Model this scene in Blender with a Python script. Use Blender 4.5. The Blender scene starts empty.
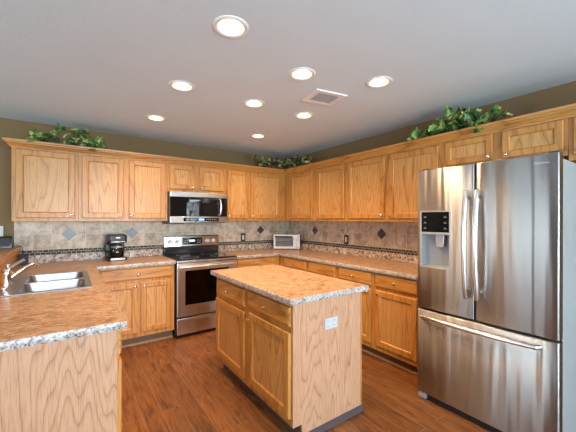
import bpy, bmesh, math, random
from mathutils import Vector, Matrix
random.seed(7)
C = bpy.context.scene.collection
PI = math.pi

# ------------------------------------------------------------------ camera
cam_d = bpy.data.cameras.new('camera')
cam_d.sensor_width = 36.0
cam_d.lens = 307.0 / 576 * 36
cam_d.shift_y = (218.96 - 216) / 576
cam = bpy.data.objects.new('camera', cam_d)
C.objects.link(cam)
cam.location = (-3.0865, -4.2981, 1.3996)
cam.rotation_euler = (Matrix.Rotation(-0.6176, 3, 'Z') @ Matrix.Rotation(PI / 2, 3, 'X') @ Matrix.Rotation(0.002, 3, 'Z')).to_euler()
bpy.context.scene.camera = cam

# ------------------------------------------------------------------ view, sky, daylight
sc = bpy.context.scene
sc.view_settings.view_transform = 'Standard'
sc.view_settings.look = 'None'
sc.view_settings.gamma = 1.0
sc.view_settings.use_curve_mapping = False
sc.view_settings.exposure = 0.10
w = bpy.data.worlds.new('sky'); sc.world = w; w.use_nodes = True
wn = w.node_tree.nodes; wn.clear()
wo = wn.new('ShaderNodeOutputWorld'); wb = wn.new('ShaderNodeBackground'); wk = wn.new('ShaderNodeTexSky')
wk.sky_type = 'NISHITA'; wk.sun_disc = False; wk.sun_elevation = math.radians(48); wk.sun_rotation = math.radians(200)
wb.inputs['Strength'].default_value = 0.32
w.node_tree.links.new(wk.outputs[0], wb.inputs[0]); w.node_tree.links.new(wb.outputs[0], wo.inputs[0])
DAY = (0.72, 0.88, 1.0)
LAMP = (1.0, 0.63, 0.33)
LAMP_W = 12.0
def daylight(name, loc, rot, sx, sy, watts):  # unseen area lamps added outside the windows, tilted up to brighten the ceiling
    d = bpy.data.lights.new(name, 'AREA'); d.shape = 'RECTANGLE'; d.size = sx; d.size_y = sy
    d.energy = watts; d.color = DAY
    o = bpy.data.objects.new(name, d); C.objects.link(o); o.location = loc; o.rotation_euler = rot
    return o
daylight('daylight_dining_window', (-7.25, -2.0, 1.25), (0, -PI / 2 - 0.25, 0), 1.9, 2.4, 115)
daylight('daylight_living_window', (-2.5, -7.25, 1.4), (PI / 2 + 0.30, 0, 0), 3.2, 1.9, 340)
daylight('daylight_patio_door', (0.62, -7.25, 1.15), (PI / 2 + 0.25, 0, 0), 0.9, 2.0, 60)

# ------------------------------------------------------------------ materials
MATS = {}
class NT:
    def __init__(s, name):
        s.m = bpy.data.materials.new(name); s.m.use_nodes = True
        s.t = s.m.node_tree; s.n = s.t.nodes
        s.b = s.n['Principled BSDF']
    def add(s, typ, **kw):
        x = s.n.new(typ)
        for k, v in kw.items():
            if hasattr(x, k): setattr(x, k, v)
            else: x.inputs[k].default_value = v
        return x
    def link(s, a, b): s.t.links.new(a, b)
    def coord(s, kind='Object', scale=(1, 1, 1), rand=0.0, rot=(0, 0, 0)):
        tc = s.add('ShaderNodeTexCoord'); mp = s.add('ShaderNodeMapping')
        mp.inputs['Scale'].default_value = scale
        mp.inputs['Rotation'].default_value = rot
        src = tc.outputs[kind]
        if rand:
            oi = s.add('ShaderNodeObjectInfo'); mu = s.add('ShaderNodeVectorMath', operation='MULTIPLY_ADD')
            mu.inputs[0].default_value = (rand, rand * 0.73, rand * 1.31)
            cb = s.add('ShaderNodeCombineXYZ')
            for i in range(3): s.link(oi.outputs['Random'], cb.inputs[i])
            s.link(cb.outputs[0], mu.inputs[1]); s.link(src, mu.inputs[2]); src = mu.outputs[0]
        s.link(src, mp.inputs['Vector'])
        return mp.outputs[0]
    def noise(s, vec, scale, detail=3, rough=0.5, dist=0.0):
        x = s.add('ShaderNodeTexNoise'); x.inputs['Scale'].default_value = scale
        x.inputs['Detail'].default_value = detail; x.inputs['Roughness'].default_value = rough
        x.inputs['Distortion'].default_value = dist
        s.link(vec, x.inputs['Vector']); return x
    def ramp(s, fac, stops):
        r = s.add('ShaderNodeValToRGB'); e = r.color_ramp.elements
        while len(e) < len(stops): e.new(0.5)
        for i, (p, c) in enumerate(stops):
            e[i].position = p; e[i].color = (*c, 1) if len(c) == 3 else c
        s.link(fac, r.inputs[0]); return r.outputs[0]
    def mix(s, fac, a, b, blend='MIX'):
        x = s.add('ShaderNodeMix', data_type='RGBA', blend_type=blend)
        for sock, v in ((x.inputs[0], fac), (x.inputs[6], a), (x.inputs[7], b)):
            if hasattr(v, 'is_output') or isinstance(v, bpy.types.NodeSocket): s.link(v, sock)
            else: sock.default_value = v if not isinstance(v, tuple) else (*v, 1) if len(v) == 3 else v
        return x.outputs[2]
    def bump(s, h, strength=0.2, dist=0.01):
        x = s.add('ShaderNodeBump'); x.inputs['Strength'].default_value = strength; x.inputs['Distance'].default_value = dist
        s.link(h, x.inputs['Height']); s.link(x.outputs[0], s.b.inputs['Normal'])
    def base(s, c):
        if isinstance(c, bpy.types.NodeSocket): s.link(c, s.b.inputs['Base Color'])
        else: s.b.inputs['Base Color'].default_value = (*c, 1)
    def set(s, **kw):
        for k, v in kw.items(): s.b.inputs[k.replace('_', ' ')].default_value = v
        return s

def plain(name, col, rough=0.5, metal=0.0, coat=0.0, var=0.04):
    if name in MATS: return MATS[name]
    t = NT(name); v = t.coord(rand=3.0)
    n = t.noise(v, 9, 2)
    lo = tuple(c * (1 - var) for c in col); hi = tuple(min(1, c * (1 + var)) for c in col)
    t.base(t.ramp(n.outputs[0], [(0.3, lo), (0.7, hi)]))
    t.set(Roughness=rough, Metallic=metal); t.b.inputs['Coat Weight'].default_value = coat
    MATS[name] = t.m; return t.m

def oak(name, axis, light, mid, dark, cath=1.0, rough=0.38, gscale=1.0):
    """axis: the direction the grain runs in"""
    t = NT(name)
    s = [1, 1, 1]; s['xyz'.index(axis)] = 0.11
    v = t.coord(scale=tuple(s), rand=5.0)
    warp = t.noise(v, 3.2 * gscale, 2, 0.5)
    wv = t.add('ShaderNodeTexWave', wave_type='RINGS', rings_direction='Z' if axis == 'z' else 'X', wave_profile='SAW')
    mx = t.add('ShaderNodeVectorMath', operation='MULTIPLY_ADD')
    t.link(warp.outputs['Color'], mx.inputs[0]); mx.inputs[1].default_value = (0.55 * cath,) * 3; t.link(v, mx.inputs[2])
    n2 = t.noise(mx.outputs[0], 1.0, 0)
    # rings made from a contour of slow noise: gives the looping cathedral figure
    slow = t.noise(v, 3.0 * gscale, 2, 0.42)
    mul = t.add('ShaderNodeMath', operation='MULTIPLY'); t.link(slow.outputs[0], mul.inputs[0]); mul.inputs[1].default_value = 34 * cath
    sep = t.add('ShaderNodeSeparateXYZ'); t.link(v, sep.inputs[0])
    fr = t.add('ShaderNodeMath', operation='FRACT'); t.link(mul.outputs[0], fr.inputs[0])
    s2 = [220, 220, 220]; s2['xyz'.index(axis)] = 9
    vf = t.coord(scale=tuple(s2), rand=5.0)
    fine = t.noise(vf, 1.0, 3, 0.6)
    s3 = [26, 26, 26]; s3['xyz'.index(axis)] = 0.9
    vb = t.coord(scale=tuple(s3), rand=5.0)
    band = t.noise(vb, 1.0, 2, 0.5)
    c1 = t.ramp(fr.outputs[0], [(0.0, dark), (0.14, mid), (0.40, light), (0.82, light), (1.0, mid)])
    c2 = t.ramp(band.outputs[0], [(0.3, mid), (0.62, light)])
    c = t.mix(0.30, c1, c2)
    pores = t.ramp(fine.outputs[0], [(0.36, (0.66, 0.58, 0.5)), (0.52, (1, 1, 1))])
    c = t.mix(0.65, c, pores, 'MULTIPLY')
    t.base(c)
    t.set(Roughness=rough); t.b.inputs['Coat Weight'].default_value = 0.15; t.b.inputs['Coat Roughness'].default_value = 0.25
    t.bump(fine.outputs[0], 0.08, 0.002)
    MATS[name] = t.m
    for nd in (wv,): t.n.remove(nd)
    return t.m
OL, OM, OD = (0.56, 0.265, 0.062), (0.46, 0.195, 0.036), (0.26, 0.092, 0.015)
oak('oak_upright', 'z', OL, OM, OD, 0.5)
oak('oak_level', 'x', OL, OM, OD, 0.5)
oak('oak_level_y', 'y', OL, OM, OD, 0.5)
oak('oak_panel', 'z', (0.61, 0.325, 0.105), (0.52, 0.25, 0.066), (0.27, 0.105, 0.024), 1.0)
oak('oak_veneer', 'z', (0.57, 0.315, 0.180), (0.49, 0.255, 0.135), (0.29, 0.125, 0.055), 1.15, 0.45, 1.3)

def laminate(name):
    t = NT(name); v = t.coord(); vs = t.coord(scale=(0.45, 1, 1))
    big = t.noise(vs, 15, 4, 0.65, 1.2); med = t.noise(vs, 46, 4, 0.65, 0.5); fin = t.noise(v, 120, 2, 0.6)
    c = t.ramp(big.outputs[0], [(0.40, (0.14, 0.066, 0.030)), (0.47, (0.38, 0.205, 0.100)), (0.53, (0.55, 0.345, 0.205)), (0.60, (0.22, 0.115, 0.055))])
    c2 = t.ramp(med.outputs[0], [(0.38, (0.10, 0.06, 0.04)), (0.46, (0.38, 0.215, 0.11)), (0.55, (0.48, 0.30, 0.175)), (0.62, (0.68, 0.54, 0.40))])
    c = t.mix(0.42, c, c2)
    m = t.ramp(fin.outputs[0], [(0.62, (0, 0, 0)), (0.68, (1, 1, 1))])
    c = t.mix(m, c, (0.62, 0.52, 0.44))
    t.base(c); t.set(Roughness=0.33)
    MATS[name] = t.m
laminate('stone_laminate')
def laminate_edge_lit(name):  # same laminate as the tops, with daylight painted in as a paler grey
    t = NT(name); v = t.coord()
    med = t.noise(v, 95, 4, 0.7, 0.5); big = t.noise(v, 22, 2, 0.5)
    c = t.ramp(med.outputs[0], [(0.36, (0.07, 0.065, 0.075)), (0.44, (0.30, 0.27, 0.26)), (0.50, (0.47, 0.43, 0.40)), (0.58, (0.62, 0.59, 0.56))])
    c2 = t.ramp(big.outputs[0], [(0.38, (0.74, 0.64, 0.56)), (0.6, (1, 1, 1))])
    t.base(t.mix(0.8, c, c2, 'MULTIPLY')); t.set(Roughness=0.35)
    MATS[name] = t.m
laminate_edge_lit('daylit_speckled_laminate')
def splash_mat(name):
    t = NT(name); v = t.coord()
    med = t.noise(v, 34, 4, 0.65, 0.7); big = t.noise(v, 11, 2, 0.5)
    c = t.ramp(med.outputs[0], [(0.36, (0.10, 0.07, 0.055)), (0.44, (0.32, 0.24, 0.185)), (0.52, (0.50, 0.41, 0.34)), (0.60, (0.68, 0.60, 0.53))])
    c2 = t.ramp(big.outputs[0], [(0.38, (0.8, 0.66, 0.56)), (0.6, (1, 1, 1))])
    t.base(t.mix(0.8, c, c2, 'MULTIPLY')); t.set(Roughness=0.35)
    MATS[name] = t.m
splash_mat('mottled_laminate')

def tiles(name, bw, bh, offset, mortar, cols, grout, rough, off=(0, 0), noise_amt=0.6, nscale=9):
    t = NT(name)
    tc = t.add('ShaderNodeTexCoord'); sp = t.add('ShaderNodeSeparateXYZ'); t.link(tc.outputs['Object'], sp.inputs[0])
    cb = t.add('ShaderNodeCombineXYZ')
    a = t.add('ShaderNodeMath', operation='ADD'); t.link(sp.outputs[0], a.inputs[0]); a.inputs[1].default_value = off[0]
    b = t.add('ShaderNodeMath', operation='ADD'); t.link(sp.outputs[2], b.inputs[0]); b.inputs[1].default_value = off[1]
    t.link(a.outputs[0], cb.inputs[0]); t.link(b.outputs[0], cb.inputs[1])
    br = t.add('ShaderNodeTexBrick'); br.offset = offset; br.offset_frequency = 2; br.squash = 1
    t.link(cb.outputs[0], br.inputs['Vector'])
    br.inputs['Scale'].default_value = 1; br.inputs['Brick Width'].default_value = bw; br.inputs['Row Height'].default_value = bh
    br.inputs['Mortar Size'].default_value = mortar; br.inputs['Mortar Smooth'].default_value = 0.3; br.inputs['Bias'].default_value = 0
    br.inputs['Color1'].default_value = (0, 0, 0, 1); br.inputs['Color2'].default_value = (1, 1, 1, 1); br.inputs['Mortar'].default_value = (0.5, 0.5, 0.5, 1)
    v = t.coord()
    n = t.noise(v, nscale, 5, 0.65, 0.6)
    stops = [(i / max(1, len(cols) - 1), c) for i, c in enumerate(cols)]
    c = t.ramp(br.outputs['Color'], stops)
    nn = t.ramp(n.outputs[0], [(0.36, (0.55, 0.49, 0.43)), (0.5, (0.92, 0.90, 0.87)), (0.62, (1.15, 1.13, 1.10))])
    c = t.mix(noise_amt, c, nn, 'MULTIPLY')
    c = t.mix(br.outputs['Fac'], c, grout)
    t.base(c); t.set(Roughness=rough)
    inv = t.add('ShaderNodeMath', operation='SUBTRACT'); inv.inputs[0].default_value = 1; t.link(br.outputs['Fac'], inv.inputs[1])
    t.bump(inv.outputs[0], 0.4, 0.003)
    MATS[name] = t.m
tiles('travertine_tile', 0.1575, 0.160, 0.0, 0.0030, [(0.46, 0.365, 0.27), (0.59, 0.49, 0.38), (0.52, 0.43, 0.33), (0.63, 0.54, 0.44)], (0.62, 0.54, 0.44), 0.45, noise_amt=0.9, nscale=11)
tiles('mosaic_tile', 0.046, 0.0275, 0.5, 0.0028, [(0.012, 0.011, 0.010), (0.03, 0.025, 0.02), (0.13, 0.10, 0.07), (0.02, 0.018, 0.016), (0.06, 0.038, 0.02)], (0.44, 0.38, 0.31), 0.6)

def floor_mat(name):
    t = NT(name)
    tc = t.add('ShaderNodeTexCoord'); mp = t.add('ShaderNodeMapping'); mp.inputs['Rotation'].default_value = (0, 0, PI / 2)
    t.link(tc.outputs['Object'], mp.inputs[0])
    br = t.add('ShaderNodeTexBrick'); br.offset = 0.37; br.offset_frequency = 2
    t.link(mp.outputs[0], br.inputs['Vector']); br.inputs['Scale'].default_value = 1
    br.inputs['Brick Width'].default_value = 1.2; br.inputs['Row Height'].default_value = 0.127
    br.inputs['Mortar Size'].default_value = 0.0016; br.inputs['Mortar Smooth'].default_value = 0.1; br.inputs['Bias'].default_value = 0
    br.inputs['Color1'].default_value = (0, 0, 0, 1); br.inputs['Color2'].default_value = (1, 1, 1, 1)
    # each plank shifts the grain
    mu = t.add('ShaderNodeVectorMath', operation='MULTIPLY_ADD'); t.link(br.outputs['Color'], mu.inputs[0]); mu.inputs[1].default_value = (3, 7, 5); t.link(tc.outputs['Object'], mu.inputs[2])
    m2 = t.add('ShaderNodeMapping'); m2.inputs['Scale'].default_value = (9, 1.1, 1); t.link(mu.outputs[0], m2.inputs[0])
    n = t.noise(m2.outputs[0], 2.2, 5, 0.65, 1.6)
    m3 = t.add('ShaderNodeMapping'); m3.inputs['Scale'].default_value = (70, 4, 1); t.link(mu.outputs[0], m3.inputs[0])
    f = t.noise(m3.outputs[0], 1.5, 3, 0.6)
    c = t.ramp(n.outputs[0], [(0.32, (0.105, 0.038, 0.012)), (0.46, (0.19, 0.073, 0.022)), (0.56, (0.265, 0.108, 0.034)), (0.70, (0.16, 0.058, 0.018))])
    pl = t.ramp(br.outputs['Color'], [(0, (0.78, 0.74, 0.72)), (1, (1.18, 1.16, 1.14))])
    c = t.mix(1.0, c, pl, 'MULTIPLY')
    fg = t.ramp(f.outputs[0], [(0.35, (0.70, 0.66, 0.62)), (0.6, (1.08, 1.08, 1.08))])
    c = t.mix(0.7, c, fg, 'MULTIPLY')
    c = t.mix(br.outputs['Fac'], c, (0.30, 0.17, 0.10))
    t.base(c)
    r = t.ramp(n.outputs[0], [(0.3, (0.42,) * 3), (0.7, (0.27,) * 3)]); t.link(r, t.b.inputs['Roughness'])
    t.bump(n.outputs[0], 0.25, 0.004)
    MATS[name] = t.m
floor_mat('plank_floor')

def paint(name, col, bscale=220, bstr=0.1):
    t = NT(name); v = t.coord(); n = t.noise(v, bscale, 3, 0.6); n2 = t.noise(v, 2.5, 2)
    t.base(t.ramp(n2.outputs[0], [(0.3, tuple(c * 0.97 for c in col)), (0.7, col)]))
    t.set(Roughness=0.85); t.bump(n.outputs[0], bstr, 0.004)
    MATS[name] = t.m
paint('taupe_paint', (0.205, 0.132, 0.058))
paint('ceiling_paint', (0.66, 0.745, 0.80), 60, 0.35)
paint('white_trim_paint', (0.78, 0.77, 0.74))

def steel(name, axis='z', col=(0.63, 0.60, 0.57), rough=0.2, wav=0.0, aniso=0.0):
    t = NT(name)
    s = [420, 420, 420]; s['xyz'.index(axis)] = 4
    v = t.coord(scale=tuple(s)); n = t.noise(v, 1, 2)
    t.base(t.ramp(n.outputs[0], [(0.3, tuple(c * 0.97 for c in col)), (0.7, col)]))
    t.set(Metallic=1.0, Roughness=rough)
    if aniso:
        tg = t.add('ShaderNodeTangent', direction_type='RADIAL', axis='Z'); t.link(tg.outputs[0], t.b.inputs['Tangent']); t.b.inputs['Anisotropic Rotation'].default_value = 0.25
        t.b.inputs['Anisotropic'].default_value = aniso
    if wav:
        v2 = t.coord(scale=(7, 7, 0.35)); n2 = t.noise(v2, 1, 2, 0.5, 0.3); t.bump(n2.outputs[0], 1.0, wav)
    MATS[name] = t.m
steel('fridge_steel', 'x', (0.37, 0.362, 0.35), rough=0.36, wav=0.016, aniso=0.93)
steel('brushed_steel', 'x', rough=0.28, wav=0.006, aniso=0.7)
steel('sink_steel', 'y', (0.40, 0.41, 0.43), 0.32)
steel('handle_steel', 'z', (0.78, 0.79, 0.80), 0.28)
plain('chrome', (0.88, 0.88, 0.90), 0.16, 1.0, var=0.01)
plain('brass_nickel', (0.80, 0.70, 0.56), 0.18, 1.0, var=0.01)
plain('black_glass', (0.006, 0.006, 0.007), 0.04, 0, 0.5)
plain('black_plastic', (0.012, 0.012, 0.013), 0.28)
plain('dark_plastic', (0.035, 0.034, 0.036), 0.4)
plain('charcoal_enamel', (0.02, 0.02, 0.022), 0.12)
plain('grey_paint_metal', (0.29, 0.31, 0.31), 0.4)
plain('grey_plastic', (0.30, 0.32, 0.34), 0.35)
plain('pale_plastic', (0.60, 0.60, 0.58), 0.35)
plain('silver_plastic', (0.50, 0.51, 0.52), 0.3, 0.6)
plain('grey_slat', (0.42, 0.42, 0.43), 0.4)
plain('outlet_white', (0.50, 0.51, 0.52), 0.4)
plain('satin_silver', (0.76, 0.78, 0.80), 0.28, 0.25)
plain('white_enamel', (0.80, 0.79, 0.77), 0.35)
plain('gold_baffle', (0.80, 0.66, 0.40), 0.3)
plain('bronze_plate', (0.035, 0.026, 0.02), 0.35)
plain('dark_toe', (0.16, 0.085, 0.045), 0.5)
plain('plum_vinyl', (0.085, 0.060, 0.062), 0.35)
plain('shoe_oak', (0.40, 0.24, 0.12), 0.4)
plain('slate_tile', (0.065, 0.062, 0.066), 0.28, var=0.25)
plain('navy_plastic', (0.010, 0.014, 0.030), 0.5)
plain('vine_brown', (0.06, 0.04, 0.018), 0.8)
plain('coffee_liquid', (0.02, 0.01, 0.006), 0.2)
def leaf_mat(name, a, b, c):
    t = NT(name); v = t.coord(); n = t.noise(v, 14, 2, 0.5)
    t.base(t.ramp(n.outputs[0], [(0.38, a), (0.49, b), (0.58, c)])); t.set(Roughness=0.45)
    MATS[name] = t.m
leaf_mat('ivy_green', (0.014, 0.055, 0.016), (0.05, 0.18, 0.04), (0.22, 0.44, 0.10))
leaf_mat('ivy_variegated', (0.016, 0.06, 0.024), (0.14, 0.29, 0.06), (0.60, 0.60, 0.20))
leaf_mat('ivy_dusky', (0.010, 0.016, 0.012), (0.04, 0.05, 0.022), (0.45, 0.40, 0.16))
def emit(name, col, strength):
    t = NT(name); t.base((0.02, 0.02, 0.02)); t.b.inputs['Emission Color'].default_value = (*col, 1); t.b.inputs['Emission Strength'].default_value = strength
    MATS[name] = t.m
emit('lamp_glow', (1.0, 0.80, 0.52), 9.0)
emit('display_blue', (0.30, 0.55, 1.0), 2.5)
emit('display_icon', (0.8, 0.85, 0.9), 0.3)
def glass(name, tint=(1, 1, 1)):
    m = bpy.data.materials.new(name); m.use_nodes = True; n = m.node_tree.nodes; n.clear()
    o = n.new('ShaderNodeOutputMaterial'); mx = n.new('ShaderNodeMixShader'); tr = n.new('ShaderNodeBsdfTransparent'); gl = n.new('ShaderNodeBsdfGlossy'); f = n.new('ShaderNodeFresnel')
    tr.inputs[0].default_value = (*tint, 1); gl.inputs['Roughness'].default_value = 0.02; f.inputs[0].default_value = 1.45
    l = m.node_tree.links; l.new(f.outputs[0], mx.inputs[0]); l.new(tr.outputs[0], mx.inputs[1]); l.new(gl.outputs[0], mx.inputs[2]); l.new(mx.outputs[0], o.inputs[0])
    MATS[name] = m
glass('window_glass'); glass('carafe_glass', (0.75, 0.75, 0.75)); glass('oven_glass', (0.30, 0.32, 0.33))
plain('lawn', (0.10, 0.16, 0.06), 0.9, var=0.3)

# ------------------------------------------------------------------ mesh helpers
class MB:
    def __init__(s): s.bm = bmesh.new()
    def face(s, pts):
        return s.bm.faces.new([s.bm.verts.new(p) for p in pts])
    def box(s, x0, x1, y0, y1, z0, z1):
        v = [s.bm.verts.new((x, y, z)) for z in (z0, z1) for x, y in ((x0, y0), (x1, y0), (x1, y1), (x0, y1))]
        for f in ((0, 3, 2, 1), (4, 5, 6, 7), (0, 1, 5, 4), (1, 2, 6, 5), (2, 3, 7, 6), (3, 0, 4, 7)):
            s.bm.faces.new([v[i] for i in f])
        return s
    def prism(s, pts, axis, a, b):
        """closed outline pts (2-D) extruded along axis between a and b"""
        def P(p, h):
            return {'z': (p[0], p[1], h), 'y': (p[0], h, p[1]), 'x': (h, p[0], p[1])}[axis]
        lo = [s.bm.verts.new(P(p, a)) for p in pts]; hi = [s.bm.verts.new(P(p, b)) for p in pts]
        n = len(pts)
        for i in range(n):
            s.bm.faces.new((lo[i], lo[(i + 1) % n], hi[(i + 1) % n], hi[i]))
        s.bm.faces.new(lo[::-1]); s.bm.faces.new(hi)
        return s
    def rings(s, rs, cap=True, close_first=False):
        """list of rings (each a list of points, same length), bridged in turn"""
        vs = [[s.bm.verts.new(p) for p in r] for r in rs]
        n = len(vs[0])
        for a, b in zip(vs, vs[1:]):
            for i in range(n):
                s.bm.faces.new((a[i], a[(i + 1) % n], b[(i + 1) % n], b[i]))
        if cap: s.bm.faces.new(vs[-1])
        if close_first: s.bm.faces.new(vs[0][::-1])
        return s
    def lathe(s, prof, n=20, at=(0, 0, 0), axis='z', cap0=True, cap1=True):
        rs = []
        for r, h in prof:
            ring = []
            for i in range(n):
                a = 2 * PI * i / n
                p = (r * math.cos(a), r * math.sin(a), h)
                if axis == 'y': p = (p[0], p[2], p[1])
                if axis == '-y': p = (p[0], -p[2], p[1])
                if axis == 'x': p = (p[2], p[0], p[1])
                ring.append((p[0] + at[0], p[1] + at[1], p[2] + at[2]))
            rs.append(ring)
        return s.rings(rs, cap1, cap0)
    def tube(s, path, r, n=10, flat=1.0):
        path = [Vector(p) for p in path]
        rs = []; up = Vector((0.01, 0.02, 1)).normalized(); prev = None
        for i, p in enumerate(path):
            d = (path[min(i + 1, len(path) - 1)] - path[max(i - 1, 0)]).normalized()
            if prev is None:
                a = d.cross(up if abs(d.dot(up)) < 0.95 else Vector((1, 0, 0))).normalized()
            else:
                a = (prev - d * prev.dot(d)).normalized()
            prev = a; b = d.cross(a)
            rr = r[i] if isinstance(r, (list, tuple)) else r
            rs.append([tuple(p + a * math.cos(2 * PI * k / n) * rr + b * math.sin(2 * PI * k / n) * rr * flat) for k in range(n)])
        return s.rings(rs, True, True)
    def cells(s, xs, ys, mask, z0, z1):
        """slab over a grid of cells; mask(i,j) says which are filled"""
        nx, ny = len(xs) - 1, len(ys) - 1
        V = {}
        def v(i, j, k):
            if (i, j, k) not in V: V[i, j, k] = s.bm.verts.new((xs[i], ys[j], (z0, z1)[k]))
            return V[i, j, k]
        F = lambda i, j: 0 <= i < nx and 0 <= j < ny and mask(i, j)
        for i in range(nx):
            for j in range(ny):
                if not F(i, j): continue
                s.bm.faces.new((v(i, j, 1), v(i + 1, j, 1), v(i + 1, j + 1, 1), v(i, j + 1, 1)))
                s.bm.faces.new((v(i, j, 0), v(i, j + 1, 0), v(i + 1, j + 1, 0), v(i + 1, j, 0)))
                if not F(i - 1, j): s.bm.faces.new((v(i, j + 1, 0), v(i, j, 0), v(i, j, 1), v(i, j + 1, 1)))
                if not F(i + 1, j): s.bm.faces.new((v(i + 1, j, 0), v(i + 1, j + 1, 0), v(i + 1, j + 1, 1), v(i + 1, j, 1)))
                if not F(i, j - 1): s.bm.faces.new((v(i, j, 0), v(i + 1, j, 0), v(i + 1, j, 1), v(i, j, 1)))
                if not F(i, j + 1): s.bm.faces.new((v(i + 1, j + 1, 0), v(i, j + 1, 0), v(i, j + 1, 1), v(i + 1, j + 1, 1)))
        return s
    def map(s, fn):
        for v in s.bm.verts: v.co = Vector(fn(*v.co))
        return s
    def mesh(s, name, bevel=0.0, seg=2, smooth=True):
        bm = s.bm
        bmesh.ops.recalc_face_normals(bm, faces=bm.faces)
        if bevel:
            es = [e for e in bm.edges if len(e.link_faces) == 2 and e.calc_face_angle(0) > math.radians(40)]
            bmesh.ops.bevel(bm, geom=es, offset=bevel, segments=seg, affect='EDGES', profile=0.6, clamp_overlap=True)
        me = bpy.data.meshes.new(name); bm.to_mesh(me); bm.free()
        if smooth:
            for p in me.polygons: p.use_smooth = True
            me.set_sharp_from_angle(angle=math.radians(22 if bevel else 32))
            if bevel:
                for p in me.polygons:
                    if max(abs(c) for c in p.normal) > 0.9995: p.use_smooth = False
        return me
    def build(s, name, mat, parent=None, bevel=0.0, seg=2, smooth=True, world=False):
        me = s.mesh(name, bevel, seg, smooth)
        return link(name, me, mat, parent, world)
def link(name, me, mat, parent=None, world=False):
    if mat: me.materials.append(MATS[mat])
    o = bpy.data.objects.new(name, me); C.objects.link(o)
    if parent is not None:
        o.parent = parent
        if world: o.location = -Vector(parent.location)
    return o
def thing(name, label, cat, loc=(0, 0, 0), rotz=0.0, group=None):
    o = bpy.data.objects.new(name, None); C.objects.link(o)
    o.empty_display_size = 0.1
    o.location = loc; o.rotation_euler = (0, 0, rotz)
    return tag(o, label, cat, group)
def tag(o, label, cat, group=None):
    o['label'] = label; o['category'] = cat
    if group: o['group'] = group
    return o
def struct(name, mb, mat, parent=None, bevel=0.0):
    o = mb.build(name, mat, parent, bevel)
    if parent is None: o['kind'] = 'structure'
    return o
def rrect(x0, x1, z0, z1, r, n=4):
    pts = []
    for cx, cz, a0 in ((x1 - r, z0 + r, -PI / 2), (x1 - r, z1 - r, 0), (x0 + r, z1 - r, PI / 2), (x0 + r, z0 + r, PI)):
        for k in range(n + 1):
            a = a0 + PI / 2 * k / n
            pts.append((cx + r * math.cos(a), cz + r * math.sin(a)))
    return pts

# ------------------------------------------------------------------ the room
CEIL = 2.44
LAMPS = [(-2.376, -2.76), (-1.73, -2.559), (-1.176, -2.797), (-2.372, -1.854), (-1.735, -1.862), (-1.169, -1.873), (-2.363, -0.92), (-1.163, -0.936)]
struct('floor', MB().box(-7.1, 3.1, -7.1, 0.1, -0.08, 0), 'plank_floor')
cm = bmesh.new()
def loop(pts):
    vs = [cm.verts.new(p) for p in pts]
    return [cm.edges.new((vs[i], vs[(i + 1) % len(vs)])) for i in range(len(vs))]
ed = loop([(-7.1, -7.1, CEIL), (3.1, -7.1, CEIL), (3.1, 0.1, CEIL), (-7.1, 0.1, CEIL)])
for lx, ly in LAMPS:
    ed += loop([(lx + 0.072 * math.cos(2 * PI * k / 28), ly + 0.072 * math.sin(2 * PI * k / 28), CEIL) for k in range(28)])
bmesh.ops.triangle_fill(cm, use_beauty=True, use_dissolve=False, edges=ed)
for f in cm.faces:
    f.normal_update()
    if f.normal.z > 0: f.normal_flip()
me = bpy.data.meshes.new('ceiling'); cm.to_mesh(me); cm.free()
link('ceiling', me, 'ceiling_paint')['kind'] = 'structure'
struct('ceiling_slab', MB().box(-7.1, 3.1, -7.1, 0.1, CEIL + 0.13, CEIL + 0.18), 'white_trim_paint')

def wall_with_holes(name, axis, pos, thick, a0, a1, holes):
    """axis 'x': wall in the plane x=pos; spans a0..a1 along the other axis"""
    us = sorted({a0, a1, *[h[0] for h in holes], *[h[1] for h in holes]})
    zs = sorted({0.0, CEIL + 0.13, *[h[2] for h in holes], *[h[3] for h in holes]})
    def mask(i, j):
        u = (us[i] + us[i + 1]) / 2; z = (zs[j] + zs[j + 1]) / 2
        return not any(h[0] < u < h[1] and h[2] < z < h[3] for h in holes)
    m = MB().cells(us, zs, mask, min(pos, pos + thick), max(pos, pos + thick))
    m.map((lambda u, z, t: (t, u, z)) if axis == 'x' else (lambda u, z, t: (u, t, z)))
    return struct(name, m, 'taupe_paint')
wall_with_holes('wall_back', 'y', 0.0, 0.1, -7.1, 0.1, [])
wall_with_holes('wall_right', 'x', 0.0, 0.1, -4.7, 0.0, [])
wall_with_holes('wall_return', 'y', -4.7, 0.1, 0.1, 3.0, [])
wall_with_holes('wall_far', 'x', 3.0, 0.1, -7.0, -4.6, [])
W1 = (-3.2, -0.8, 0.3, 2.2); W2 = (-4.1, -0.9, 0.45, 2.3); W3 = (0.2, 1.05, 0.1, 2.1)
wall_with_holes('wall_left', 'x', -7.0, -0.1, -7.1, 0.0, [W1])
wall_with_holes('wall_front', 'y', -7.0, -0.1, -7.0, 3.1, [W2, W3])
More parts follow.
